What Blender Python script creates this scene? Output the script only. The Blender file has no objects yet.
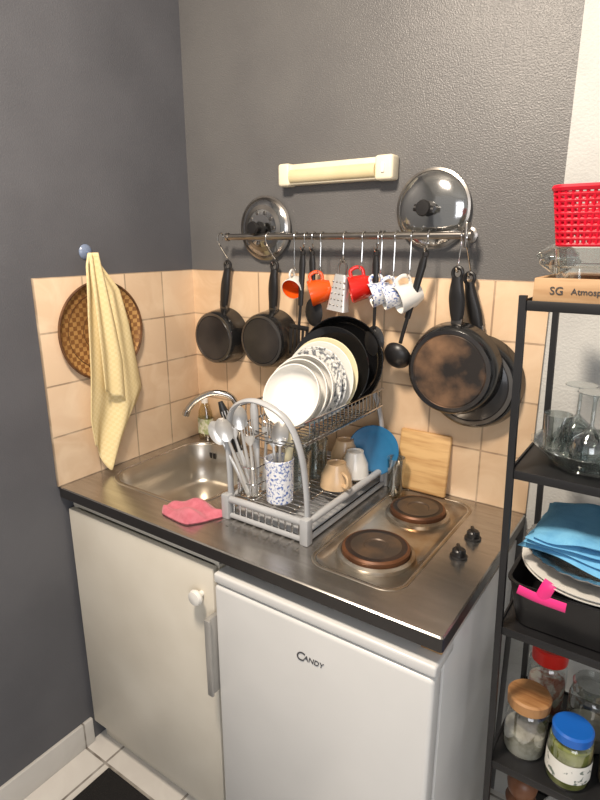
import bpy, bmesh, math, random
from mathutils import Vector, Matrix, Euler, noise
random.seed(7)
scene=bpy.context.scene
scene.view_settings.view_transform='Standard'
pi=math.pi
ZOOM=1.0
# ---------------------------------------------------------------- materials
def lin(c):
    return tuple((v/255/12.92 if v/255<=.04045 else ((v/255+.055)/1.055)**2.4) for v in c)+(1,)
def new(name):
    m=bpy.data.materials.new(name);m.use_nodes=True
    nt=m.node_tree;b=nt.nodes['Principled BSDF'];return m,nt,b
def N(nt,t,**k):
    n=nt.nodes.new(t)
    for a,v in k.items():
        if a in n.inputs: n.inputs[a].default_value=v
        else: setattr(n,a,v)
    return n
def mixc(nt,fac,a,b,blend='MIX'):
    n=nt.nodes.new('ShaderNodeMix');n.data_type='RGBA';n.blend_type=blend
    for i,v in ((0,fac),(6,a),(7,b)):
        if hasattr(v,'links'): nt.links.new(v,n.inputs[i])
        else: n.inputs[i].default_value=v
    return n.outputs[2]
def ramp(nt,src,p0,p1):
    r=nt.nodes.new('ShaderNodeMapRange');r.inputs[1].default_value=p0;r.inputs[2].default_value=p1
    nt.links.new(src,r.inputs[0]);return r.outputs[0]
def M(name,col,rough=.5,metal=0,col2=None,scale=12,lo=.4,hi=.65,bump=0,bscale=80,coat=0,stretch=None,detail=4,spec=None,sheen=0):
    m,nt,b=new(name)
    tc=N(nt,'ShaderNodeTexCoord');src=tc.outputs['Object']
    if stretch:
        mp=N(nt,'ShaderNodeMapping');mp.inputs['Scale'].default_value=stretch;nt.links.new(src,mp.inputs[0]);src=mp.outputs[0]
    nz=N(nt,'ShaderNodeTexNoise',Scale=scale,Detail=detail);nt.links.new(src,nz.inputs['Vector'])
    c=lin(col)
    c2=lin(col2) if col2 else tuple(v*.9 for v in c[:3])+(1,)
    nt.links.new(mixc(nt,ramp(nt,nz.outputs[0],lo,hi),c,c2),b.inputs['Base Color'])
    b.inputs['Roughness'].default_value=rough;b.inputs['Metallic'].default_value=metal
    if coat: b.inputs['Coat Weight'].default_value=coat;b.inputs['Coat Roughness'].default_value=.1
    if spec is not None: b.inputs['Specular IOR Level'].default_value=spec
    if sheen: b.inputs['Sheen Weight'].default_value=sheen
    if bump:
        n2=N(nt,'ShaderNodeTexNoise',Scale=bscale,Detail=3);nt.links.new(src,n2.inputs['Vector'])
        bp=N(nt,'ShaderNodeBump',Strength=bump,Distance=.004);nt.links.new(n2.outputs[0],bp.inputs['Height']);nt.links.new(bp.outputs[0],b.inputs['Normal'])
    return m
def glass(name,col=(235,240,240),base=.10,edge=.75,rough=.04):
    m=bpy.data.materials.new(name);m.use_nodes=True;nt=m.node_tree;nt.nodes.clear()
    o=N(nt,'ShaderNodeOutputMaterial');t=N(nt,'ShaderNodeBsdfTransparent',Color=lin(col));g=N(nt,'ShaderNodeBsdfGlossy',Color=(.9,.9,.9,1),Roughness=rough)
    lw=N(nt,'ShaderNodeLayerWeight',Blend=.35);mr=N(nt,'ShaderNodeMapRange');mr.inputs[3].default_value=base;mr.inputs[4].default_value=edge
    nt.links.new(lw.outputs['Facing'],mr.inputs[0]);mx=N(nt,'ShaderNodeMixShader')
    nt.links.new(mr.outputs[0],mx.inputs[0]);nt.links.new(t.outputs[0],mx.inputs[1]);nt.links.new(g.outputs[0],mx.inputs[2]);nt.links.new(mx.outputs[0],o.inputs[0])
    return m
def tilemat(name,ax,off,size,c1,c2,mortar,ms=.0025,rough=.25,vein=None):
    m,nt,b=new(name);tc=N(nt,'ShaderNodeTexCoord');sp=N(nt,'ShaderNodeSeparateXYZ');nt.links.new(tc.outputs['Object'],sp.inputs[0])
    cb=N(nt,'ShaderNodeCombineXYZ');
    for i in (0,1):
        ad=N(nt,'ShaderNodeMath',operation='ADD');ad.inputs[1].default_value=-off[i]+size*40
        nt.links.new(sp.outputs[ax[i]],ad.inputs[0]);nt.links.new(ad.outputs[0],cb.inputs[i])
    br=N(nt,'ShaderNodeTexBrick',offset=0.0,squash=1.0);nt.links.new(cb.outputs[0],br.inputs['Vector'])
    br.inputs['Scale'].default_value=1;br.inputs['Brick Width'].default_value=size;br.inputs['Row Height'].default_value=size
    br.inputs['Mortar Size'].default_value=ms;br.inputs['Mortar Smooth'].default_value=.1;br.inputs['Bias'].default_value=0
    br.inputs['Color1'].default_value=lin(c1);br.inputs['Color2'].default_value=lin(c2);br.inputs['Mortar'].default_value=lin(mortar)
    nz=N(nt,'ShaderNodeTexNoise',Scale=9,Detail=8,Distortion=1.2);nt.links.new(tc.outputs['Object'],nz.inputs['Vector'])
    f=ramp(nt,nz.outputs[0],.42,.7)
    v=lin(vein or c1)
    mu=N(nt,'ShaderNodeMath',operation='MULTIPLY');mu.inputs[1].default_value=.45;nt.links.new(f,mu.inputs[0])
    nt.links.new(mixc(nt,mu.outputs[0],br.outputs['Color'],v),b.inputs['Base Color'])
    b.inputs['Roughness'].default_value=rough
    bp=N(nt,'ShaderNodeBump',Strength=.6,Distance=.002,invert=True);nt.links.new(br.outputs['Fac'],bp.inputs['Height']);nt.links.new(bp.outputs[0],b.inputs['Normal'])
    return m
def checkmat(name,c1,c2,scale,rough=.7,stretch=(1,1,1),bump=.4):
    m,nt,b=new(name);tc=N(nt,'ShaderNodeTexCoord');mp=N(nt,'ShaderNodeMapping');mp.inputs['Scale'].default_value=stretch
    nt.links.new(tc.outputs['Object'],mp.inputs[0]);ck=N(nt,'ShaderNodeTexChecker',Scale=scale);nt.links.new(mp.outputs[0],ck.inputs['Vector'])
    nz=N(nt,'ShaderNodeTexNoise',Scale=25);nt.links.new(tc.outputs['Object'],nz.inputs['Vector'])
    base=mixc(nt,ck.outputs['Fac'],lin(c1),lin(c2))
    nt.links.new(mixc(nt,ramp(nt,nz.outputs[0],.4,.9),base,lin(c2)),b.inputs['Base Color']);b.inputs['Roughness'].default_value=rough
    bp=N(nt,'ShaderNodeBump',Strength=bump,Distance=.002);nt.links.new(ck.outputs['Fac'],bp.inputs['Height']);nt.links.new(bp.outputs[0],b.inputs['Normal'])
    return m
mWallL=M('grey_paint_left',(92,93,98),.5,col2=(84,85,90),scale=3,bump=.22,bscale=240)
mWallB=M('grey_paint_back',(105,104,103),.34,col2=(97,96,96),scale=3,bump=.38,bscale=270)
mWhiteWall=M('white_roughcast',(200,200,196),.8,col2=(186,186,183),scale=6,bump=.5,bscale=160)
mCeil=M('ceiling_white',(225,222,215),.9)
mTileB=tilemat('beige_tile_back',(0,2),(0,.94),.15,(222,192,158),(211,180,146),(165,138,112),vein=(236,212,180))
mTileL=tilemat('beige_tile_left',(1,2),(0,.94),.15,(222,196,166),(209,182,152),(160,140,118),vein=(234,214,186))
mFloor=tilemat('white_floor_tile',(0,1),(.11,-.02),.30,(214,210,204),(206,202,196),(120,112,104),ms=.004,rough=.3,vein=(222,220,214))
mBase=tilemat('baseboard_tile',(1,2),(-.02,-.2),.30,(206,204,200),(200,198,194),(120,112,104),ms=.003,rough=.3,vein=(214,212,208))
mSteel=M('brushed_steel',(192,188,183),.25,.94,col2=(174,170,164),scale=10,lo=.35,hi=.7,stretch=(.6,9,1),bump=.02,bscale=60)
mSink=M('sink_steel',(198,192,182),.30,.92,col2=(182,176,166),scale=6)
mSteelD=M('hob_tray_steel',(186,180,170),.28,.92,col2=(150,130,106),scale=9)
mBlackEdge=M('black_worktop_edge',(40,37,36),.35,coat=.2)
mWhiteCab=M('white_melamine',(222,216,202),.4,col2=(213,206,191),scale=4)
mFridge=M('white_enamel',(217,217,215),.32,col2=(211,211,209),scale=3,coat=.2)
mGasket=M('dark_gap',(60,58,56),.7)
mWoodStrip=M('raw_chipboard',(190,150,100),.8,col2=(160,120,76),scale=60)
mChrome=M('chrome',(205,203,200),.15,1)
mCut=M('cutlery_steel',(228,226,222),.28,.8)
mRail=M('rail_steel',(176,171,164),.28,1,col2=(150,145,140))
mHandle=M('grey_handle',(168,166,162),.35,.3)
mBlack=M('black_plastic',(26,25,26),.38,col2=(34,33,33))
mPan=M('black_nonstick',(34,33,35),.3,.1,col2=(54,51,50),scale=9,coat=.3)
mPanSide=M('black_enamel_side',(22,22,23),.18,col2=(30,30,30),coat=.5)
mPanRim=M('pan_aluminium_rim',(120,116,112),.3,.9)
mWorn=M('burnt_pan_base',(46,42,40),.36,.2,col2=(140,108,82),scale=10,lo=.46,hi=.70,coat=.15,detail=8)
mIron=M('hotplate_rust_rim',(84,54,36),.45,.4,col2=(120,78,50),scale=14,lo=.38,hi=.7,bump=.05)
mIronC=M('hotplate_cast_iron',(76,66,58),.42,.4,col2=(110,88,68),scale=16,lo=.40,hi=.7,bump=.05,detail=8)
mIronD=M('hotplate_dark_ring',(42,35,32),.45,.3,col2=(62,46,38),scale=14)
mGlass=glass('clear_glass');mGlassLid=glass('lid_glass',(228,231,229),.34,.85,.12);mGlassG=glass('plastic_clear',(235,238,236),.22,.7)
mSoap=glass('soap_bottle',(236,230,196),.2,.5,.08)
mCream=M('lamp_cream',(236,226,200),.4);mDiff=M('lamp_diffuser',(206,190,148),.3,col2=(222,208,170),scale=5)
mWhite=M('white_ceramic',(232,230,224),.18,coat=.4,col2=(226,224,218))
mCreamP=M('cream_ceramic',(232,222,186),.2,coat=.4)
mBlackCer=M('black_ceramic',(18,18,19),.15,coat=.6)
mPat=M('patterned_ceramic',(226,226,222),.25,col2=(110,114,120),scale=110,lo=.46,hi=.60,coat=.3)
mBluePat=M('blue_pattern_ceramic',(232,234,238),.2,col2=(90,116,178),scale=150,lo=.50,hi=.62,coat=.4)
mOrange=M('orange_ceramic',(226,84,20),.25,coat=.4);mRed=M('red_ceramic',(206,30,20),.25,coat=.4)
mRedP=M('red_plastic',(205,14,44),.35,col2=(190,10,36))
mGreyP=M('grey_plastic',(176,178,180),.34,col2=(164,166,168))
mBlue=M('blue_plastic',(34,112,158),.35,col2=(28,98,142))
mBeige=M('beige_ceramic',(222,190,150),.3,coat=.3)
mPink=M('pink_microfibre',(200,112,126),.95,col2=(186,96,110),scale=60,bump=.35,bscale=300,sheen=.3)
mPinkP=M('pink_plastic',(232,50,130),.35)
mBlueCloth=M('blue_cloth',(112,178,216),.95,col2=(96,162,204),scale=30,bump=.4,bscale=260)
mTowel=checkmat('yellow_weave_cloth',(230,212,166),(222,203,152),1,.92,(1,120,120),.10)
mWick=checkmat('woven_wicker',(186,142,84),(132,90,48),1,.6,(1,80,80),.8)
mWickRim=M('wicker_rim',(106,70,38),.6,col2=(80,50,26),scale=40,bump=.5)
mWood=M('light_wood',(214,176,122),.5,col2=(190,148,96),scale=9,stretch=(1,1,10))
mWoodBox=M('crate_wood',(184,150,112),.6,col2=(164,128,90),scale=7,stretch=(1,1,10))
mWoodLid=M('acacia_lid',(176,130,84),.5,col2=(142,96,56),scale=12,stretch=(1,8,1))
mBrown=M('brown_wood',(120,76,48),.4,col2=(88,52,32),scale=10)
mRackBlk=M('black_powdercoat',(22,22,24),.5,col2=(28,28,30))
mBlueLid=M('blue_lid',(26,104,200),.35);mRedLid=M('red_lid',(204,40,30),.35)
mPickle=M('pickles',(122,128,44),.3,col2=(170,170,84),scale=45);mPasta=M('dry_contents',(204,180,140),.7,col2=(130,96,70),scale=60)
mSpice=M('jar_contents',(214,206,190),.6,col2=(160,150,130),scale=40)
mTea=M('tea_bags',(190,120,96),.7,col2=(226,214,196),scale=50,lo=.45,hi=.55)
mLabel=M('paper_label',(232,230,222),.7,col2=(120,130,120),scale=70,lo=.58,hi=.62)
mGreenLab=M('green_label',(150,160,110),.5,col2=(220,216,200),scale=60)
mFoil=M('foil',(190,188,184),.25,1,bump=.6,bscale=60)
mGrater=M('grater_steel',(225,225,225),.35,.6)
mMat=M('black_mat',(24,22,22),.95,bump=.8,bscale=300)
mHook=M('suction_cup',(120,134,160),.25,coat=.3)
mText=M('print_grey',(60,60,64),.5)
# ---------------------------------------------------------------- builder
def TM(loc=(0,0,0),rot=(0,0,0),s=(1,1,1)):
    return Matrix.LocRotScale(Vector(loc),Euler(rot),Vector(s))
def AL(loc,d,roll=0):
    q=Vector(d).normalized().to_track_quat('Z','Y')
    return Matrix.Translation(Vector(loc))@q.to_matrix().to_4x4()@Matrix.Rotation(roll,4,'Z')
def smooth(pts,n=6,closed=False):
    P=[Vector(p) for p in pts];L=len(P);out=[]
    rng=range(L) if closed else range(L-1)
    for i in rng:
        a=P[(i-1)%L] if closed or i>0 else P[0];b=P[i];c=P[(i+1)%L];d=P[(i+2)%L] if closed or i+2<L else P[-1]
        for k in range(n):
            t=k/n;out.append(.5*((2*b)+(c-a)*t+(2*a-5*b+4*c-d)*t*t+(3*b-a-3*c+d)*t**3))
    if not closed: out.append(P[-1])
    return out
def rr(w,h,r,n=6,cx=0,cy=0):
    o=[]
    for (sx,sy,a0) in ((1,1,0),(-1,1,90),(-1,-1,180),(1,-1,270)):
        for i in range(n+1):
            a=math.radians(a0+90*i/n);o.append((cx+sx*(w/2-r)+r*math.cos(a),cy+sy*(h/2-r)+r*math.sin(a)))
    return o
class B:
    def __init__(s,name): s.name=name;s.v=[];s.f=[];s.mi=[];s.mats=[]
    def mid(s,m):
        if m not in s.mats:s.mats.append(m)
        return s.mats.index(m)
    def add(s,vs,fs,m,X=None):
        o=len(s.v);k=s.mid(m)
        for v in vs:
            v=Vector(v);s.v.append(X@v if X else v)
        for f in fs: s.f.append(tuple(i+o for i in f));s.mi.append(k)
        return s
    def box(s,x0,x1,y0,y1,z0,z1,m,bev=0,X=None,seg=2):
        bm=bmesh.new();bmesh.ops.create_cube(bm,size=1)
        for v in bm.verts: v.co=Vector(((x0+x1)/2+v.co.x*(x1-x0),(y0+y1)/2+v.co.y*(y1-y0),(z0+z1)/2+v.co.z*(z1-z0)))
        if bev: bmesh.ops.bevel(bm,geom=bm.edges[:],offset=bev,segments=seg,affect='EDGES',profile=.5)
        bm.verts.index_update()
        s.add([v.co.copy() for v in bm.verts],[[v.index for v in f.verts] for f in bm.faces],m,X);bm.free();return s
    def lathe(s,prof,m,X=None,seg=40,wob=None):
        vs=[];fs=[];idx=[]
        for (r,z) in prof:
            if r<1e-6: idx.append([len(vs)]);vs.append((0,0,z))
            else:
                st=len(vs)
                for i in range(seg):
                    a=2*pi*i/seg;q=r*(wob(a,z) if wob else 1);vs.append((q*math.cos(a),q*math.sin(a),z))
                idx.append(list(range(st,st+seg)))
        for a,b in zip(idx,idx[1:]):
            for i in range(seg):
                j=(i+1)%seg
                if len(a)==1 and len(b)==1: break
                if len(a)==1: fs.append((a[0],b[i],b[j]))
                elif len(b)==1: fs.append((a[i],b[0],a[j]))
                else: fs.append((a[i],b[i],b[j],a[j]))
        return s.add(vs,fs,m,X)
    def tube(s,pts,r,m,seg=8,closed=False,X=None,flat=None):
        P=[Vector(p) for p in pts];n=len(P)
        tan=[]
        for i in range(n):
            a=P[(i-1)%n] if closed or i>0 else P[i];b=P[(i+1)%n] if closed or i<n-1 else P[i]
            tan.append((b-a).normalized())
        u=tan[0].orthogonal().normalized();vs=[];fs=[]
        if flat: u=Vector(flat)
        for i in range(n):
            t=tan[i];u=(u-t*u.dot(t));u.normalize();w=t.cross(u)
            rad=r[i] if isinstance(r,list) else r
            ra,rb=(rad if isinstance(rad,tuple) else (rad,rad))
            for k in range(seg):
                a=2*pi*k/seg;vs.append(P[i]+u*ra*math.cos(a)+w*rb*math.sin(a))
        m_=n if closed else n-1
        for i in range(m_):
            for k in range(seg):
                j=(i+1)%n;fs.append((i*seg+k,i*seg+(k+1)%seg,j*seg+(k+1)%seg,j*seg+k))
        if not closed: fs.append(tuple(range(seg))[::-1]);fs.append(tuple((n-1)*seg+k for k in range(seg)))
        return s.add(vs,fs,m,X)
    def loops(s,loops,m,X=None,capend=True,capstart=False):
        n=len(loops[0]);vs=[p for l in loops for p in l];fs=[]
        for a in range(len(loops)-1):
            for i in range(n):
                j=(i+1)%n;fs.append((a*n+i,a*n+j,(a+1)*n+j,(a+1)*n+i))
        if capend: fs.append(tuple((len(loops)-1)*n+i for i in range(n)))
        if capstart: fs.append(tuple(range(n))[::-1])
        return s.add(vs,fs,m,X)
    def grid(s,fn,nu,nv,m,X=None):
        vs=[fn(i/nu,j/nv) for j in range(nv+1) for i in range(nu+1)]
        fs=[(j*(nu+1)+i,j*(nu+1)+i+1,(j+1)*(nu+1)+i+1,(j+1)*(nu+1)+i) for j in range(nv) for i in range(nu)]
        return s.add(vs,fs,m,X)
    def done(s,angle=40,solid=0,parent=None,recalc=True,subd=0):
        me=bpy.data.meshes.new(s.name);me.from_pydata([tuple(v) for v in s.v],[],s.f)
        for m in s.mats: me.materials.append(m)
        for p,k in zip(me.polygons,s.mi): p.material_index=k;p.use_smooth=True
        if recalc:
            bm=bmesh.new();bm.from_mesh(me);bmesh.ops.recalc_face_normals(bm,faces=bm.faces);bm.to_mesh(me);bm.free()
        me.set_sharp_from_angle(angle=math.radians(angle))
        o=bpy.data.objects.new(s.name,me);scene.collection.objects.link(o)
        if solid:
            q=o.modifiers.new('s','SOLIDIFY');q.thickness=solid;q.offset=0
        if subd:
            q=o.modifiers.new('d','SUBSURF');q.levels=subd;q.render_levels=subd
        if parent: o.parent=parent
        return o
# ---------------------------------------------------------------- room
CH=2.75
B('wall_left').box(-.12,0,-3.2,.12,0,CH,mWallL).done()
B('wall_back').box(0,1.18,0,.12,0,CH,mWallB).done()
B('wall_right').box(1.18,3.2,0,.12,0,CH,mWhiteWall).done()
B('floor').box(-.12,3.2,-3.2,.12,-.08,0,mFloor).done()
B('ceiling').box(-.12,3.2,-3.2,.12,CH,CH+.08,mCeil).done()
B('baseboard_left').box(0,.012,-3.2,-.585,0,.095,mBase,.002).done()
B('trim_tiles_back').box(.007,1.18,-.008,0,.94,1.54,mTileB,.001).done()
B('trim_tiles_left').box(0,.008,-.60,0,.94,1.54,mTileL,.001).done()
# ---------------------------------------------------------------- countertop
H=.94
def fillholes(b,outer,holes,z,m):
    bm=bmesh.new()
    for lp in [outer]+holes:
        vs=[bm.verts.new((x,y,z)) for x,y in lp]
        for i in range(len(vs)): bm.edges.new((vs[i],vs[(i+1)%len(vs)]))
    bmesh.ops.triangle_fill(bm,use_beauty=True,edges=bm.edges[:],normal=(0,0,1))
    bm.verts.index_update()
    b.add([v.co.copy() for v in bm.verts],[[v.index for v in f.verts] for f in bm.faces],m);bm.free()
sink=(.245,-.272,.365,.40);hob=(.943,-.28,.215,.475)
c=B('kitchen_countertop')
sh=rr(sink[2],sink[3],.085,8,sink[0],sink[1]);hh=rr(hob[2],hob[3],.045,6,hob[0],hob[1])
outer=rr(1.172,.588,.006,2,.592,-.301)
fillholes(c,outer,[sh,hh],H,mSteel)
o2=rr(1.178,.594,.006,2,.592,-.301)
c.loops([[(x,y,H) for x,y in outer],[(x,y,H-.003) for x,y in o2]],mSteel,capend=False)
c.loops([[(x,y,H-.003) for x,y in o2],[(x,y,H-.032) for x,y in o2]],mBlackEdge,capend=False)
for i in range(9):
    x=.545+i*.03
    c.tube([(x,-.50,H-.0005),(x,-.46,H+.0008),(x,-.08,H+.0008),(x,-.04,H-.0005)],(.005,.0022),mSteel,8,flat=(1,0,0))
def ring(b,cx,cy,w,h,r,z,m,rad=.004):
    b.tube([(x,y,z) for x,y in rr(w,h,r,8,cx,cy)],(rad,.0018),m,8,closed=True,flat=(1,0,0))
ring(c,sink[0],sink[1],sink[2]+.02,sink[3]+.02,.09,H,mSteel)
ring(c,hob[0],hob[1],hob[2]+.014,hob[3]+.014,.05,H,mSteelD)
c.done(30,recalc=False)
s=B('kitchen_sink')
def L(w,h,r,z,cx,cy): return [(x,y,z) for x,y in rr(w,h,r,8,cx,cy)]
w,h=sink[2],sink[3]
s.loops([L(w,h,.085,H,*sink[:2]),L(w-.006,h-.006,.083,H-.004,*sink[:2]),L(w-.02,h-.02,.08,H-.07,*sink[:2]),L(w-.035,h-.035,.075,H-.125,*sink[:2]),L(w-.07,h-.07,.06,H-.142,*sink[:2]),L(w-.16,h-.16,.04,H-.146,*sink[:2])],mSink)
s.lathe([(0,.002),(.014,.001),(.02,.004),(.034,.004),(.038,0)],mChrome,TM((.245,-.272,H-.146)))
s.lathe([(.0,.003),(.008,.003),(.012,.0),(.016,.002),(.017,-.002)],mBlack,TM((.245,-.272,H-.143)))
for i in range(3): s.box(.105+i*.016,.116+i*.016,-.0845,-.081,H-.05,H-.03,mBlack,.001)
s.done(50)
# ---------------------------------------------------------------- hob
h_=B('electric_hob')
w,hh_=hob[2],hob[3]
h_.loops([L(w,hh_,.045,H,*hob[:2]),L(w-.01,hh_-.01,.042,H-.003,*hob[:2]),L(w-.03,hh_-.03,.035,H-.009,*hob[:2])],mSteelD)
for (x,y,r) in ((.941,-.395,.080),(.941,-.155,.073)):
    X=TM((x,y,H-.009))
    h_.lathe([(r+.012,0),(r+.010,.008),(r+.002,.012),(r-.002,.010)],mSteelD,X,56)
    h_.lathe([(r-.002,.008),(r-.001,.021),(r-.005,.025),(r*.90,.025)],mIron,X,56)
    h_.lathe([(r*.90,.025),(r*.88,.0242),(r*.76,.0242),(r*.74,.025)],mIronD,X,56)
    h_.lathe([(r*.74,.025),(.03,.025),(.027,.0225),(0,.0225)],mIronC,X,56)
for y in (-.212,-.312):
    h_.lathe([(.020,0),(.020,.004),(.016,.006),(.015,.018),(.012,.021),(0,.021)],mBlack,TM((1.108,y,H)),28)
    h_.box(-.004,.004,-.018,.018,.010,.026,mBlack,.002,TM((1.108,y,H),(0,0,.5)))
h_.done(35)
# ---------------------------------------------------------------- cabinet
k=B('sink_base_cabinet')
k.box(.012,.028,-.560,-.02,.085,.904,mWhiteCab,.001)
k.box(.584,.600,-.560,-.02,.085,.904,mWhiteCab,.001)
k.box(.028,.584,-.560,-.02,.085,.101,mWhiteCab,.001)
k.box(.028,.584,-.028,-.02,.101,.78,mWhiteCab,.001)
k.box(.015,.597,-.582,-.563,.085,.866,mWhiteCab,.003)
k.box(.012,.600,-.562,-.54,.868,.907,mWhiteCab,.001)
k.box(.02,.600,-.545,-.50,.0,.085,mWhiteCab,.001)
k.lathe([(.008,0),(.008,.012),(.018,.016),(.021,.022),(.018,.030),(.008,.033),(0,.033)],mWhite,AL((.557,-.582,.785),(0,-1,0)),28)
k.done(35)
f=B('mini_fridge')
f.box(.616,1.170,-.545,-.02,.015,.868,mFridge,.004)
f.box(.616,1.170,-.60,-.552,.06,.842,mFridge,.010,seg=3)
f.box(.614,1.172,-.598,-.50,.846,.872,mFridge,.006,seg=3)
f.box(.625,1.16,-.553,-.544,.06,.845,mGasket)
f.box(.63,1.155,-.56,-.50,.0,.055,mGasket,.002)
f.box(.602,.617,-.622,-.585,.535,.755,mHandle,.004)
f.box(.604,.622,-.628,-.620,.535,.755,mHandle,.003)
fo=f.done(35)
def txt(body,size,loc,rot,parent,mat,shear=.2):
    c=bpy.data.curves.new('lettering','FONT');c.body=body;c.size=size;c.extrude=.0005;c.shear=shear;c.materials.append(mat)
    o=bpy.data.objects.new('lettering',c);o.location=loc;o.rotation_euler=rot;scene.collection.objects.link(o);o.parent=parent
txt('C',.032,(.856,-.6008,.748),(pi/2,0,0),fo,mText);txt('ANDY',.018,(.877,-.6008,.753),(pi/2,0,0),fo,mText)
kk=B('worktop_support_batten');kk.box(1.125,1.168,-.56,-.05,.873,.907,mWoodStrip,.001);kk.done()
B('floor_mat').box(.14,.75,-1.15,-.628,0,.01,mMat,.003).done()
# ---------------------------------------------------------------- faucet & soap
fa=B('kitchen_faucet')
fa.lathe([(.026,0),(.026,.01),(.02,.016),(.018,.07),(.021,.075),(.021,.10),(.012,.108),(0,.108)],mChrome,TM((.235,-.045,H)))
fa.tube(smooth([(.235,-.045,H+.09),(.233,-.05,H+.145),(.21,-.065,H+.188),(.16,-.10,H+.198),(.11,-.13,H+.170),(.085,-.145,H+.135)],8),.0105,mChrome,14)
fa.tube([(.085,-.145,H+.135),(.08,-.148,H+.118)],.013,mChrome,14)
fa.tube(smooth([(.235,-.045,H+.105),(.255,-.06,H+.125),(.285,-.085,H+.135)],4),(.007,.004),mChrome,8)
fa.done(40)
so=B('dish_soap_bottle')
XS=TM((.072,-.045,H),(0,0,0),(1,1,1.02))
so.loops([[(x,y,z) for x,y in rr(a,b,min(a,b)*.45,5)] for (a,b,z) in ((.05,.034,0),(.056,.038,.006),(.058,.04,.06),(.05,.034,.105),(.026,.024,.128),(.022,.022,.135))],mSoap,XS,capstart=True)
so.lathe([(.012,.135),(.012,.15),(.006,.152),(.005,.168),(0,.168)],mWhite,XS,20)
so.loops([[(x,y,z) for x,y in rr(.0595,.0415,.018,5)] for z in (.025,.08)],mGreenLab,XS,capend=False)
so.done(40)
# ---------------------------------------------------------------- rail + lamp
RY=-.06;RZ=1.647
r=B('utensil_rail')
r.tube([(.226,RY,RZ),(.995,RY,RZ)],.0095,mRail,16)
for x in (.222,.995): r.tube([(x-.004,RY,RZ),(x+.004,RY,RZ)],.0125,mRail,16)
for x in (.262,.975):
    r.tube([(x,-.001,RZ+.0),(x,RY,RZ)],.007,mRail,12);r.lathe([(0,0),(.02,0),(.02,.004),(.012,.008),(0,.008)],mRail,AL((x,0,RZ),(0,-1,0)))
r.box(.984,.992,-.075,-.045,RZ-.03,RZ+.03,mRail,.003)
r.done(40)
l=B('wall_light_fixture')
l.box(.410,.772,-.036,0,1.790,1.846,mCream,.006,seg=3)
l.box(.408,.448,-.044,-.0,1.787,1.849,mCream,.008,seg=3)
l.box(.722,.774,-.044,-.0,1.787,1.849,mCream,.008,seg=3)
l.tube([(.448,-.032,1.813),(.722,-.032,1.813)],(.015,.019),mDiff,20,flat=(0,1,0))
l.box(.742,.752,-.048,-.04,1.805,1.830,mWhite,.002)
l.done(40)
# ---------------------------------------------------------------- helpers for kitchenware
def hook(x,z0,y=RY,yend=None,name='s_hook'):
    ye=y-.006 if yend is None else yend
    b=B(name)
    b.tube(smooth([(x,y+.010,RZ-.008),(x,y+.012,RZ+.004),(x,y,RZ+.0125),(x,y-.013,RZ+.002),(x,y-.010,RZ-.02),(x,ye,z0+.016),(x,ye+.006,z0),(x,ye-.006,z0-.005),(x,ye-.014,z0+.006)],5),.002,mChrome,6)
    return b.done()
def lid(cx,cz,r,name,metal):
    b=B(name);X=AL((cx,-.012,cz),(0,-1,0))
    b.lathe([(r,0),(r*.97,.004),(r*.85,.012),(r*.6,.02),(r*.3,.0245),(.018,.0255)],mGlassLid,X,56)
    b.lathe([(r-.001,-.002),(r+.003,0),(r+.003,.004),(r-.003,.006),(r-.004,.002)],mRail,X,56)
    b.lathe([(0,.024),(.018,.024),(.019,.028),(.008,.030),(.007,.052)]+([(.016,.056),(.02,.064),(.017,.070),(0,.071)]),mBlack,X,28)
    if metal:
        b.lathe([(r*.97,.0042),(r*.90,.0095)],mRail,X,56)
        b.lathe([(.022,.0268),(.040,.0258),(.040,.0245),(.022,.0252)],mChrome,X,40)
        b.lathe([(r*.60,.0212),(r*.74,.0172)],mRail,X,56)
        for i in range(10):
            a=2*pi*i/10;b.lathe([(0,.0012),(.005,.001),(.006,0)],mRail,X@TM((r*.5*math.cos(a),r*.5*math.sin(a),.0225)),12)
    else:
        b.tube([(cx-.026,-.068,cz+.002),(cx+.026,-.068,cz-.004)],(.010,.008),mBlack,12)
    return b.done(40)
lid(.336,1.672,.093,'glass_pot_lid',True)
lid(.877,1.712,.096,'glass_saucepan_lid',False)
def pan(cx,cz,r,depth,yb,ztop,name,worn=False,hx=0,hw=1.0):
    b=B(name);X=AL((cx,yb,cz),(0,-1,0))
    b.lathe([(r,0),(r+.003,.001),(r+.002,.004),(r*.985,depth*.5),(r*.93,depth*.92),(r*.88,depth)],mPanSide,X,64)
    b.lathe([(r*.88,depth),(r*.80,depth+.0015)],mPanRim if not worn else mPan,X,64)
    b.lathe([(r*.80,depth+.0015),(r*.785,depth-.0005),(r*.77,depth+.001),(0,depth+.001)],mWorn if worn else mPan,X,64)
    b.lathe([(r-.002,.001),(r*.96,depth*.5),(r*.86,depth-.004),(0,depth-.004)],mPan,X,64)
    top=ztop;z0=cz+r-.004;y=yb-.012;dx=hx
    b.box(-.014,.014,-.006,.006,-.006,.03,mPanRim,.002,TM((cx,y,z0)))
    p=[(cx,y,z0+.012),(cx+dx*.3,y-.004,z0+.05),(cx+dx*.7,y-.008,z0+(top-z0)*.65),(cx+dx,y-.006,top-.012)]
    P=smooth(p,6);n=len(P);b.tube(P,[((.013+.005*math.sin(pi*min(1,i/n*1.2)))*hw,.010) for i in range(n)],mBlack,12,flat=(1,0,0))
    b.tube([(cx+dx+.012*math.cos(a),y-.006,top-.002+.014*math.sin(a)) for a in [2*pi*i/20 for i in range(20)]],.0048,mBlack,8,closed=True)
    b.done(40);hook(cx+dx,top+.006,yend=y-.006)
pan(.165,1.325,.092,.072,-.014,1.560,'saucepan',hx=.028)
pan(.372,1.335,.090,.078,-.014,1.562,'saucepan',hx=.012)
pan(1.022,1.280,.122,.045,-.012,1.545,'frying_pan',hx=-.030)
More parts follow.
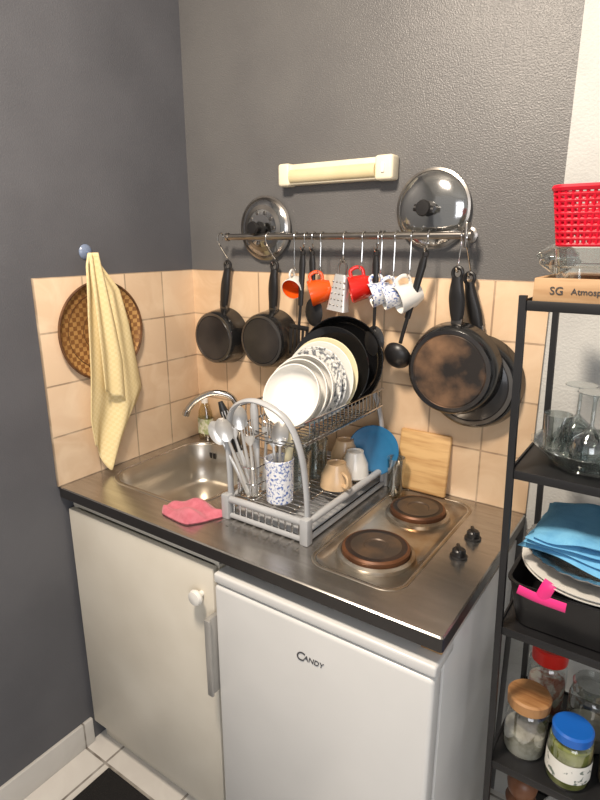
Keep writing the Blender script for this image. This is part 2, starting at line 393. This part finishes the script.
pan(.982,1.318,.118,.045,-.062,1.560,'frying_pan',worn=True,hx=-.004,hw=1.15)
def cup(x,z,y,r,h,mo,mi,d,hd,name='coffee_cup'):
    b=B(name);X=AL((x,y,z),d,hd)
    b.lathe([(0,-h/2),(r*.62,-h/2),(r*.66,-h/2+.004),(r*.88,-h*.15),(r,h/2),(r-.002,h/2+.001)],mo,X,32)
    b.lathe([(r-.002,h/2+.001),(r-.003,h/2-.002),(r*.84,-h*.15),(r*.6,-h/2+.006),(0,-h/2+.006)],mi,X,32)
    b.tube(smooth([(r*.9,0,h*.32),(r*1.35,0,h*.3),(r*1.5,0,h*.0),(r*1.25,0,-h*.22),(r*.8,0,-h*.22)],6),(.0035,.005),mo,8,X=X,flat=(0,1,0))
    return b.done(40)
def hang(x,z,r,h,mo,mi,lean,name='coffee_cup',dn=-.35):
    d=Vector((lean,-.75,dn)).normalized()
    q=AL((0,0,0),d);best=0;bv=-9
    for i in range(72):
        a=2*pi*i/72;v=q@Matrix.Rotation(a,4,'Z')@Vector((1,0,0))
        if v.z>bv:bv=v.z;best=a
    cup(x,z,RY-.01,r,h,mo,mi,d,best,name);hook(x,z+r*1.38,yend=RY-.012)
hang(.486,1.508,.032,.045,mWhite,mOrange,.1,'espresso_cup')
hang(.576,1.496,.037,.062,mOrange,mOrange,-1.1)
hang(.708,1.512,.037,.062,mRed,mRed,-1.1)
hang(.766,1.500,.033,.055,mBluePat,mWhite,-.9,'patterned_cup')
hang(.803,1.495,.033,.055,mBluePat,mWhite,-.9,'patterned_cup')
hang(.848,1.495,.037,.065,mWhite,mWhite,-.7)
g=B('hand_grater')
X=TM((.635,RY-.012,1.445),(0,.12,0))
g.loops([[(x,y,z) for x,y in rr(a,b,.008,4)] for (a,b,z) in ((.062,.034,0),(.06,.032,.004),(.040,.022,.095),(.036,.02,.10))],mGrater,X,capend=True)
for i in range(5):
    for j in range(4): g.lathe([(0,.003),(.0025,.001),(.003,0)],mRail,X@AL((-.018+j*.012,-.0155+i*.0008,.016+i*.016),(0,-1,0)),8)
g.tube(smooth([(-.012,0,.10),(-.012,0,.125),(0,0,.138),(.012,0,.125),(.012,0,.10)],5),.003,mRail,8,X=X)
g.done(40);hook(.65,1.582,yend=RY-.012)
def utensil(x0,x1,z1,kind,name,y=RY-.02,hl_=.5):
    b=B(name);top=Vector((x0,y,1.605));end=Vector((x1,y,z1));D=(end-top)
    ln=D.length
    xa=Vector((1,0,0));ld=D.normalized();xa=(xa-ld*xa.dot(ld)).normalized();ya=ld.cross(xa)
    X=Matrix((( xa.x,ya.x,ld.x,top.x),(xa.y,ya.y,ld.y,top.y),(xa.z,ya.z,ld.z,top.z),(0,0,0,1)))
    b.tube([(.007*math.cos(a),0,.002+.009*math.sin(a)) for a in [2*pi*i/16 for i in range(16)]],.0025,mBlack,6,closed=True,X=X)
    hl=ln*hl_;b.tube([(0,0,.01),(0,0,.03),(0,0,hl)],[(.007,.005),(.0105,.007),(.008,.006)],mBlack,10,X=X,flat=(1,0,0))
    if kind=='turner':
        b.tube([(0,0,hl),(0,.004,ln-.09)],(.005,.003),mBlack,8,X=X,flat=(1,0,0))
        for i in range(5):
            xx=-.028+i*.014;b.box(xx-.0045,xx+.0045,.001,.004,ln-.085,ln-.005,mBlack,.001,X)
        b.box(-.034,.034,.001,.004,ln-.095,ln-.08,mBlack,.0015,X);b.box(-.034,.034,.001,.004,ln-.012,ln,mBlack,.0015,X)
        b.box(-.034,-.030,.001,.004,ln-.09,ln-.005,mBlack,.001,X);b.box(.030,.034,.001,.004,ln-.09,ln-.005,mBlack,.001,X)
    elif kind=='ladle':
        b.tube(smooth([(0,0,hl),(0,0,ln-.05),(0,-.002,ln-.035)],4),(.0055,.004),mBlack,8,X=X,flat=(1,0,0))
        r_=.040;prof=[(r_*math.cos(t),-r_*.75*math.sin(t)) for t in [pi/2*i/8 for i in range(9)]]
        b.lathe(prof+[(r_*.93*math.cos(t),-r_*.69*math.sin(t)) for t in [pi/2*i/8 for i in range(8,-1,-1)]],mBlack,X@AL((0,-.01,ln),(0,-.85,-.45)),32)
    else:
        b.tube([(0,0,hl),(0,.002,ln-.07)],(.005,.003),mBlack,8,X=X,flat=(1,0,0))
        def fn(u,v):
            a=2*pi*u;q=v;return (.030*q*math.cos(a),.008*(1-q**2)-.002,ln-.035+.042*q*math.sin(a))
        b.grid(fn,28,5,mBlack,X)
    b.done(40);hook(x0,1.612,yend=y)
utensil(.522,.505,1.30,'turner','slotted_turner')
utensil(.548,.555,1.40,'spoon','serving_spoon',RY-.012)
utensil(.755,.757,1.335,'spoon','serving_spoon')
utensil(.893,.826,1.338,'ladle','soup_ladle',hl_=.62)
# ---------------------------------------------------------------- wicker + towel
wk=B('wicker_tray');X=AL((.010,-.408,1.378),(1,0,0))
wk.lathe([(0,.005),(.128,.005),(.138,.012),(.143,.016)],mWick,X,64)
wk.lathe([(.0,.0),(.13,.0),(.146,.012)],mWick,X,64)
for rr_ in (.06,.11): wk.tube([X@Vector((rr_*math.cos(a),rr_*math.sin(a),.0055)) for a in [2*pi*i/64 for i in range(64)]],(.0016,.001),mWickRim,6,closed=True)
wk.tube([X@Vector((.144*math.cos(a),.144*math.sin(a),.015)) for a in [2*pi*i/64 for i in range(64)]],.0038,mWickRim,8,closed=True)
wk.done(40)
hk=B('suction_hook')
hk.lathe([(0,.008),(.010,.008),(.021,.002),(.022,0)],mHook,AL((0.001,-.424,1.605),(1,0,0)))
hk.tube(smooth([(.006,-.424,1.605),(.03,-.430,1.60),(.036,-.430,1.59),(.044,-.430,1.597)],5),.003,mHook,8)
hk.done()
tw=B('dish_towel')
keyL=[(0,-.449),(.06,-.460),(.3,-.474),(.6,-.484),(.85,-.497),(1,-.49)]
keyR=[(0,-.425),(.06,-.404),(.18,-.35),(.35,-.325),(.55,-.303),(.72,-.285),(.8,-.31),(1,-.405)]
def interp(K,t):
    for (a,va),(b,vb) in zip(K,K[1:]):
        if t<=b: return va+(vb-va)*(t-a)/(b-a)
    return K[-1][1]
def twf(u,v,ph=0,off=0):
    yl=interp(keyL,v);yr=interp(keyR,v);y=yl+(yr-yl)*u
    amp=.003+.009*min(1,v*1.5)
    x=.042+off+amp*math.sin(u*9+1+ph+v*1.2)+.004*math.sin(u*19+v*5)
    bot=.97+.09*(1-math.sin(u*pi*.75+.2))+.02*math.sin(u*9)
    z=1.602-(1.602-bot)*v
    return (x,y,z)
tw.grid(twf,48,60,mTowel)
tw.grid(lambda u,v:(.052+.006*math.sin(u*9+v*2)+.004*v, -.452+.006*v+(.03+.055*min(1,v*1.4))*u, 1.604-.40*v-.05*u*v+.004*math.sin(u*12)*v),28,40,mTowel)
tw.done(80,solid=.0025,recalc=False)
# ---------------------------------------------------------------- pink cloth
pk=B('microfibre_cloth')
def pf(u,v):
    a=u*2-1;b_=v*2-1
    k=1+.16*noise.noise(Vector((a*1.3,b_*1.3,3)))+.05*math.sin(a*5+b_*3)
    rr2=1-.22*(a*a*b_*b_)
    x=.452+a*.074*k*rr2+.02*b_;y=-.498+b_*.054*k*rr2-.008*a
    e=max(abs(a),abs(b_));e=max(0,1-e**5)
    z=H+.004+e*(.020+.008*math.sin(a*4+b_*2+1)+.006*math.sin(b_*6-a*2.5)+.008*noise.noise(Vector((a*1.5,b_*1.5,1))))
    return (x,y,max(z,H+.003))
pk.grid(pf,36,30,mPink);pk.grid(lambda u,v:(pf(u,v)[0],pf(u,v)[1],H+.0015),36,30,mPink)
pk.done(80)
# ---------------------------------------------------------------- dish rack
x0,x1,y0,y1=.545,.790,-.462,-.045
d=B('dish_drying_rack')
def arch(y,lean=0):
    P=smooth([(x0+.004,y,H+.01),(x0+.002,y,1.06),(x0+.006,y-lean*.5,1.16),(x0+.03,y-lean,1.240),(x0+.10,y-lean*1.2,1.272),(x1-.06,y-lean,1.245),(x1-.02,y-lean*.5,1.17),(x1-.006,y,1.06),(x1-.004,y,H+.01)],6)
    d.tube(P,(.010,.006),mGreyP,10,flat=(0,1,0))
arch(y0+.012,.012);arch(y1-.012,-.0)
for (a,b_) in (((x0,y0),(x1,y0)),((x0,y1),(x1,y1)),((x0,y0),(x0,y1)),((x1,y0),(x1,y1))):
    d.tube([(a[0],a[1],H+.055),(b_[0],b_[1],H+.055)],(.009,.010),mGreyP,10,flat=(0,0,1))
    d.tube([(a[0],a[1],H+.010),(b_[0],b_[1],H+.010)],(.007,.006),mGreyP,10,flat=(0,0,1))
for (a,b_) in ((x0,y0),(x1,y0),(x0,y1),(x1,y1)):
    d.box(a-.012,a+.012,b_-.012,b_+.012,H,H+.068,mGreyP,.004)
for i in range(1,12):
    xx=x0+(x1-x0)*i/12;d.tube([(xx,y0+.002,H+.010),(xx,y0+.002,H+.052)],.0025,mChrome,6)
for i in range(1,20):
    yy=y0+(y1-y0)*i/20;d.tube([(x0,yy,H+.058),(x1,yy,H+.058)],.0018,mChrome,6)
for i in (1,2,3): d.tube([(x0+(x1-x0)*i/4,y0,H+.055),(x0+(x1-x0)*i/4,y1,H+.055)],.0018,mChrome,6)
d.box(x0+.01,x1-.01,y0+.01,y1-.01,H+.012,H+.016,mGreyP,.001)
zt=1.185
for xx in (x0+.012,x1-.012): 
    for dz in (0,.05): d.tube([(xx,y0+.012,zt+dz),(xx,y1-.012,zt+dz)],.003,mChrome,8)
for i in range(1,20):
    yy=y0+.012+(y1-y0-.024)*i/20
    d.tube(smooth([(x0+.012,yy,zt+.05),(x0+.014,yy,zt),(x0+.05,yy,zt-.02),(x1-.05,yy,zt-.02),(x1-.014,yy,zt),(x1-.012,yy,zt+.05)],4),.0017,mChrome,6)
for xx in (x0+.07,x1-.07,(x0+x1)/2): d.tube([(xx,y0+.012,zt-.02),(xx,y1-.012,zt-.02)],.0022,mChrome,6)
d.done(40)
def plate(x,y,z,r,m,name='dinner_plate',deep=.018,tilt=14,yaw=0,rimm=None):
    t=math.radians(tilt);ya=math.radians(yaw)
    dv=Vector((math.sin(ya)*math.cos(t),-math.cos(ya)*math.cos(t),math.sin(t)))
    X=AL((x,y,z),dv);b=B(name)
    b.lathe([(0,0),(r*.5,0),(r*.52,-.003),(r*.56,-.003),(r*.58,.001),(r*.8,deep*.55),(r,deep),(r+.001,deep+.0015),(r-.001,deep+.003)],rimm or m,X,56)
    b.lathe([(r-.001,deep+.003),(r*.78,deep*.55+.004)],rimm or m,X,56)
    b.lathe([(r*.78,deep*.55+.004),(r*.56,.0045),(0,.004)],m,X,56)
    return b.done(40)
def bowl(x,y,z,r,h,m,tilt=14,yaw=0,name='cereal_bowl'):
    t=math.radians(tilt);ya=math.radians(yaw)
    dv=Vector((math.sin(ya)*math.cos(t),-math.cos(ya)*math.cos(t),math.sin(t)))
    b=B(name)
    pr=[(0,.003),(r*.4,.003),(r*.42,0),(r*.48,0),(r*.5,.004)]+[(r*(.5+.5*math.sin(q)),.004+(h-.004)*(1-math.cos(q))) for q in [pi/2*i/8 for i in range(1,9)]]
    b.lathe(pr+[(r-.003,h)]+[(r*(.5+.5*math.sin(q))-.004,.008+(h-.008)*(1-math.cos(q))) for q in [pi/2*i/8 for i in range(7,0,-1)]]+[(r*.4,.008),(0,.008)],m,AL((x,y,z),dv),48)
    return b.done(40)
xc=.672
bowl(xc,-.080,1.300,.128,.05,mBlackCer,12,6,'salad_bowl')
plate(xc-.008,-.150,1.290,.118,mBlackCer,'black_dinner_plate',tilt=14,yaw=6)
plate(xc-.004,-.188,1.278,.105,mCreamP,tilt=14,yaw=4)
plate(xc-.002,-.210,1.274,.102,mWhite,tilt=14,yaw=4)
plate(xc,-.234,1.268,.098,mWhite,'dessert_plate',tilt=15,rimm=mPat)
plate(xc,-.254,1.265,.096,mWhite,'dessert_plate',tilt=15,rimm=mPat)
bowl(xc+.005,-.278,1.262,.088,.042,mWhite,17,4)
bowl(xc+.006,-.304,1.257,.086,.042,mWhite,19,4)
bowl(xc+.010,-.332,1.252,.080,.045,mWhite,25,2)
# lower tier contents
zl=H+.060
ct=B('cutlery_cup');X=TM((.672,-.405,zl))
ct.lathe([(0,0),(.030,0),(.034,.004),(.037,.115),(.035,.116),(.032,.006),(0,.006)],mBluePat,X,36);ct.done(40)
cb=B('wire_cutlery_basket')
for z in (0,.04,.085): cb.tube([(x,y,zl+z) for x,y in rr(.062,.075,.014,4,.590,-.405)],.002,mChrome,6,closed=True)
for x,y in rr(.062,.075,.014,2,.590,-.405): cb.tube([(x,y,zl),(x,y,zl+.085)],.0014,mChrome,6)
for i in range(5): cb.tube([(.562+i*.014,-.442,zl),(.562+i*.014,-.368,zl)],.0014,mChrome,6)
cb.done()
def cutlery(x,y,kind,lx,ly,ln=.19,mat=None):
    names={'fork':'dinner_fork','spoon':'table_spoon','knife':'kitchen_knife'}
    b=B(names[kind]);D=Vector((lx,ly,1)).normalized();st=Vector((x,y,zl+.004))
    xa=Vector((.8,.6,0));xa=(xa-D*xa.dot(D)).normalized();ya=D.cross(xa)
    X=Matrix(((xa.x,ya.x,D.x,st.x),(xa.y,ya.y,D.y,st.y),(xa.z,ya.z,D.z,st.z),(0,0,0,1)))
    if kind=='knife':
        b.tube([(0,0,0),(0,0,ln*.5)],[(.002,.0006),(.009,.001)],mCut,8,X=X,flat=(1,0,0))
        b.tube([(0,0,ln*.48),(0,0,ln*.55),(0,0,ln*.9),(0,0,ln)],[(.009,.006),(.010,.007),(.011,.008),(.006,.005)],mat or mBlack,10,X=X,flat=(1,0,0))
    else:
        b.tube([(0,0,0),(0,0,ln*.3),(0,.002,ln*.72)],[(.008,.0014),(.005,.0014),(.0034,.0018)],mCut,8,X=X,flat=(1,0,0))
        if kind=='spoon':
            b.grid(lambda u,v:(.021*v*math.cos(2*pi*u),.006*(1-v*v),ln*.86+.033*v*math.sin(2*pi*u)),24,5,mCut,X)
        else:
            b.tube([(0,0,ln*.67),(0,0,ln*.74),(0,0,ln*.80)],[(.003,.0016),(.012,.0014),(.0135,.0012)],mCut,8,X=X,flat=(1,0,0))
            for i in range(4): b.tube([(-.0105+i*.007,0,ln*.79),(-.010+i*.0067,.002,ln)],[(.0023,.0012),(.0013,.0008)],mCut,6,X=X)
    b.done(50)
cutlery(.610,-.425,'knife',-.36,-.10,.26);cutlery(.600,-.435,'spoon',-.44,-.20,.215);cutlery(.605,-.425,'fork',-.26,-.14,.235)
cutlery(.600,-.420,'spoon',-.12,-.10,.245);cutlery(.600,-.435,'spoon',-.22,-.24,.225);cutlery(.605,-.385,'fork',.06,.02,.22);cutlery(.585,-.420,'spoon',-.46,-.04,.20)
cutlery(.612,-.430,'fork',.02,-.12,.215);cutlery(.67,-.405,'fork',-.14,.03,.2);cutlery(.675,-.41,'spoon',.05,-.04,.21);cutlery(.675,-.395,'knife',.12,.05,.2,mCreamP);cutlery(.595,-.395,'knife',-.08,.05,.24,mGreyP)
def updown(x,y,r,h,m,name,seg=36,handle=False,X=None,ha=0):
    b=B(name);X=X or TM((x,y,zl),(0,0,ha))
    b.lathe([(r-.003,.0),(r,0),(r*.93,h*.5),(r*.62,h*.9),(r*.6,h),(r*.5,h),(r*.48,h-.003),(0,h-.003)],m,X,seg)
    b.lathe([(r-.003,0),(r*.9,h*.5),(r*.56,h*.88),(0,h*.9)],m,X,seg)
    if handle: b.tube(smooth([(r*.9,0,h*.75),(r*1.5,0,h*.7),(r*1.55,0,h*.35),(r*.97,0,h*.25)],5),(.004,.006),m,8,X=X)
    b.done(40)
updown(.742,-.245,.044,.066,mBeige,'coffee_mug',handle=True,ha=-.6)
updown(.748,-.155,.040,.072,mWhite,'coffee_mug')
updown(.695,-.12,.042,.085,mBeige,'coffee_mug')
def tumbler(x,y,z,r,h,name='drinking_glass',m=None):
    b=B(name);b.lathe([(0,0),(r*.8,0),(r*.82,.004),(r,h),(r-.002,h),(r*.8,.008),(0,.008)],m or mGlass,TM((x,y,z)),36);b.done(40)
tumbler(.668,-.31,zl,.034,.11);tumbler(.60,-.27,zl,.034,.12);tumbler(.66,-.22,zl,.034,.11);tumbler(.60,-.17,zl,.034,.10)
plate(.766,-.078,zl+.054,.072,mBlue,'blue_side_plate',.008,12,20)
cbd=B('wooden_cutting_board')
cbd.box(-.075,.075,-.008,.008,0,.175,mWood,.006,TM((.898,-.040,H+.003),(-.15,0,0)),3)
cbd.done(40)
tumbler(.842,-.085,H,.026,.11,'glass_jar_tall',m=mGlassG)
# ---------------------------------------------------------------- shelving unit
rx0,rx1,ry0,ry1=1.224,1.66,-.452,-.165
S=[1.532,1.228,.900,.575,.25]
u=B('metal_shelving_unit')
def sx(z): return (1.55-z)*.028
for x in (rx0,rx1):
    for y in (ry0,ry1): u.loops([[(x+sx(q)+a,y+b2,q) for a,b2 in ((-.006,-.006),(.006,-.006),(.006,.006),(-.006,.006))] for q in (0,1.545)],mRackBlk,capstart=True)
for z in S:
    e=sx(z)
    u.box(rx0+e,rx1+e,ry0,ry1,z-.003,z,mRackBlk)
    u.box(rx0+e,rx1+e,ry0-.003,ry0+.001,z-.012,z+.005,mRackBlk,.001);u.box(rx0+e,rx1+e,ry1-.001,ry1+.003,z-.012,z+.005,mRackBlk,.001)
    u.box(rx0-.003+e,rx0+.001+e,ry0,ry1,z-.012,z+.005,mRackBlk,.001);u.box(rx1-.001+e,rx1+.003+e,ry0,ry1,z-.012,z+.005,mRackBlk,.001)
u.done(40)
wb=B('wooden_crate')
z=S[0]
wb.box(1.236,1.50,-.44,-.43,z,z+.042,mWoodBox,.002);wb.box(1.236,1.50,-.26,-.25,z,z+.042,mWoodBox,.002)
wb.box(1.236,1.246,-.43,-.26,z,z+.042,mWoodBox,.002);wb.box(1.49,1.50,-.43,-.26,z,z+.042,mWoodBox,.002);wb.box(1.246,1.49,-.43,-.26,z,z+.006,mWoodBox)
wo=wb.done(40);txt('SG',.018,(1.262,-.4408,z+.016),(pi/2,0,0),wo,mText,0);txt('Atmosph',.014,(1.295,-.4408,z+.017),(pi/2,0,0),wo,mText,0)
tb=B('clear_storage_tub')
tb.loops([[(x,y,q) for x,y in rr(a,b_,.025,5,1.355,-.345)] for a,b_,q in ((.17,.14,z+.007),(.18,.15,z+.012),(.20,.165,z+.088),(.21,.172,z+.090))],mGlassG,capend=False,capstart=True)
for q in (.03,.06): tb.tube([(x,y,z+q) for x,y in rr(.187+q*.1,.156+q*.1,.025,5,1.355,-.345)],.0015,mGlassG,6,closed=True)
tb.done(40)
bg=B('clear_plastic_bag')
bg.grid(lambda u_,v:((1.252+.034*math.cos(2*pi*u_)*math.sin(pi*v*.9+.15)*(1+.35*noise.noise(Vector((u_*6,v*4,0)))),-.345+.05*math.sin(2*pi*u_)*math.sin(pi*v*.9+.15),z+.044+.055*v)),24,12,mGlassG)
bg.done(80)
rb=B('red_plastic_basket');zb=z+.092;cx,cy=1.345,-.35
def bl(t): return (.175+.02*t,.135+.03*t)
BH=.088
a,b_=bl(0);rb.loops([[(x,y,zb) for x,y in rr(a,b_,.02,5,cx,cy)],[(x,y,zb+.003) for x,y in rr(a,b_,.02,5,cx,cy)]],mRedP,capstart=True)
for i in range(10):
    t=i/9;a,b_=bl(t);rb.tube([(x,y,zb+.003+BH*t) for x,y in rr(a,b_,.02,5,cx,cy)],.0034 if i<9 else .0055,mRedP,6,closed=True)
a,b_=bl(0);A=rr(a,b_,.02,5,cx,cy);a,b_=bl(1);C=rr(a,b_,.02,5,cx,cy)
def resample(Lp,n):
    P=[Vector((p[0],p[1],0)) for p in Lp]+[Vector((Lp[0][0],Lp[0][1],0))];ds=[0]
    for i in range(1,len(P)): ds.append(ds[-1]+(P[i]-P[i-1]).length)
    o=[]
    for k_ in range(n):
        s_=ds[-1]*k_/n
        for i in range(1,len(P)):
            if ds[i]>=s_:
                t=(s_-ds[i-1])/max(1e-9,ds[i]-ds[i-1]);o.append(P[i-1].lerp(P[i],t));break
    return o
for p,q in zip(resample(A,64),resample(C,64)): rb.tube([(p.x,p.y,zb+.003),(q.x,q.y,zb+.003+BH)],.0032,mRedP,6)
rb.done(40)
# second shelf: glass dish + stemware
z=S[1]
gd=B('glass_serving_dish');gd.lathe([(0,.004),(.06,.004),(.063,0),(.068,.004),(.098,.034),(.105,.040),(.100,.040),(.066,.009),(0,.009)],mGlassG,TM((1.345,-.335,z)),48,wob=lambda a,zz:1+(.02*math.cos(16*a) if zz>.02 else 0));gd.done(40)
def wineglass(x,y,z,s=1,inv=False,name='wine_glass'):
    b=B(name);X=TM((x,y,z),(0,0,0),(s,s,s))
    pr=[(0,.003),(.033,.001),(.034,.003),(.006,.008),(.004,.02),(.004,.07),(.01,.078),(.03,.095),(.038,.12),(.033,.155),(.031,.155),(.036,.12),(.028,.097),(0,.08)]
    if inv: pr=[(r_,.155-q) for r_,q in pr]
    b.lathe(pr,mGlass,X,36);b.done(40)
wineglass(1.345,-.37,z+.010,.9,True);wineglass(1.31,-.29,z+.010,.85,True);wineglass(1.400,-.35,z+.010,1.0,True);wineglass(1.39,-.27,z+.01,.95)
tumbler(1.285,-.345,z+.022,.026,.07,'glass_tumbler',mGlassG);tumbler(1.46,-.24,z,.03,.09,'glass_tumbler')
# third shelf
z=S[2]
bb=B('black_storage_basket')
cx,cy=1.400,-.335
bb.loops([[(x,y,q) for x,y in rr(a,b_,.03,5,cx,cy)] for a,b_,q in ((.27,.17,z+.001),(.28,.18,z+.004),(.31,.21,z+.095),(.318,.218,z+.098),(.318,.218,z+.102),(.305,.205,z+.100),(.275,.175,z+.008))],mBlack,capend=True,capstart=True)
bb.done(40)
tg=B('pink_basket_clip');yf=cy-.109
tg.tube(smooth([(1.270,yf-.014,z+.100),(1.305,yf-.014,z+.094),(1.355,yf-.014,z+.092)],4),(.010,.003),mPinkP,8,flat=(0,0,1))
tg.tube(smooth([(1.313,yf-.014,z+.097),(1.320,yf-.015,z+.120),(1.325,yf-.010,z+.132)],4),(.012,.003),mPinkP,8,flat=(1,0,0));tg.done()
for i in range(2):
    b=B('white_serving_plate');b.lathe([(0,0),(.07,0),(.105,.012),(.135,.017),(.136,.019),(.105,.015),(.07,.004),(0,.004)],mWhite,TM((1.385,-.335,z+.105+i*.007)),56);b.done(40)
ft=B('foil_serving_tray');ft.lathe([(0,0),(.075,0),(.118,.030),(.131,.032),(.131,.034),(.116,.032),(.073,.003),(0,.003)],mFoil,TM((1.383,-.335,z+.127)),80,wob=lambda a,zz:1+(.02*math.cos(26*a) if zz>.01 else 0));ft.done(40)
def folded(name,cx,cy,z,w,d_,t,m,rot=0,n=3):
    b=B(name)
    for i in range(n):
        def f(u_,v,i=i,top=True):
            a=u_*2-1;b2=v*2-1
            return (a*w/2*(1+.03*math.sin(i*3+b2*4)),b2*d_/2*(1+.04*math.sin(i*5+a*3)),t/n*i+t/n*.5*(1+(1 if top else -1)*(1-max(abs(a),abs(b2))**8)**.5)+.006*math.sin(a*3+i)*b2-.016*max(0,-a)**2*(i/n)+.004*math.sin(a*7+b2*3)*(i/n))
        b.grid(lambda u_,v:f(u_,v,top=True),24,20,m,TM((cx+.004*i,cy,z),(0,0,rot+.05*i)));b.grid(lambda u_,v:f(u_,v,top=False),24,20,m,TM((cx+.004*i,cy,z),(0,0,rot+.05*i)))
    b.done(60)
folded('folded_blue_towel',1.372,-.345,z+.156,.215,.17,.062,mBlueCloth,-.15,4)
# fourth shelf jars
def jar(x,y,z,r,h,lm,cm,name,lh=.018,label=None,fillh=.7,lr=.9):
    b=B(name);X=TM((x,y,z))
    b.lathe([(0,0),(r*.95,0),(r,.006),(r,h*.82),(r*.93,h*.92),(r*.82,h*.95),(r*.82,h)],mGlass,X,40)
    b.lathe([(0,.004),(r*.93,.004),(r*.95,.008),(r*.95,h*fillh),(r*.6,h*fillh+.004),(0,h*fillh+.002)],cm,X,40)
    b.lathe([(r*lr,h-.004),(r*lr+.001,h+lh-.004),(r*lr-.003,h+lh),(0,h+lh)],lm,X,40,)
    b.lathe([(0,h-.004),(r*lr,h-.004)],lm,X,40)
    if label: b.lathe([(r+.0008,h*.2),(r+.0008,h*.6)],label,X,40)
    b.done(40)
z=S[3]
jar(1.302,-.375,z,.043,.118,mWoodLid,mSpice,'wooden_lid_jar',.022,fillh=.45,lr=1.0)
jar(1.392,-.398,z,.042,.108,mBlueLid,mPickle,'pickle_jar',.018,mLabel,.85)
jar(1.315,-.25,z,.040,.150,mRedLid,mTea,'red_lid_jar',.032,fillh=.6,lr=.95)
jar(1.41,-.28,z,.045,.135,mGlassG,mSpice,'glass_storage_jar',.016,fillh=.3)
jar(1.485,-.36,z,.042,.15,mRail,mPasta,'glass_storage_jar',.016,fillh=.5)
tumbler(1.285,-.20,z,.022,.10,'small_glass_vase')
z=S[4]
pm=B('wooden_pepper_mill');pm.lathe([(0,0),(.034,0),(.035,.02),(.026,.06),(.024,.12),(.03,.16),(.033,.18),(.020,.19),(.03,.205),(.033,.225),(.022,.245),(0,.25)],mBrown,TM((1.31,-.37,z)),36);pm.done(50)
jar(1.39,-.36,z,.04,.17,mWhite,mSpice,'sugar_jar',.02,mLabel,.8)
jar(1.49,-.36,z,.05,.19,mRail,mPasta,'pasta_jar',.02,None,.8)
# ---------------------------------------------------------------- lights
def area(name,loc,tgt,size,power,col):
    l=bpy.data.lights.new(name,'AREA');l.size=size;l.energy=power;l.color=col
    o=bpy.data.objects.new(name,l);o.location=loc;scene.collection.objects.link(o)
    o.rotation_euler=(Vector(tgt)-Vector(loc)).to_track_quat('-Z','Y').to_euler();return o
area('ceiling_light',(.85,-1.25,2.62),(.8,-.4,.9),.24,44,(1,.86,.71))
area('cool_fill_light',(2.6,-2.9,1.7),(.5,0,1.1),1.4,25,(.94,.95,1.0))  # broad cool fill from an unseen spot behind the camera, no window modelled
w=bpy.data.worlds.new('world');scene.world=w;w.use_nodes=True
w.node_tree.nodes['Background'].inputs[0].default_value=(.84,.82,.80,1);w.node_tree.nodes['Background'].inputs[1].default_value=.52
# ---------------------------------------------------------------- camera
cam=bpy.data.cameras.new('camera');co=bpy.data.objects.new('camera',cam);scene.collection.objects.link(co)
co.location=(1.4623,-1.4615,1.6333);co.rotation_euler=(1.2980,.0021,.6026)
cam.sensor_fit='HORIZONTAL';cam.sensor_width=36;cam.lens=ZOOM*567.083*36/600;cam.clip_start=.02
scene.camera=co
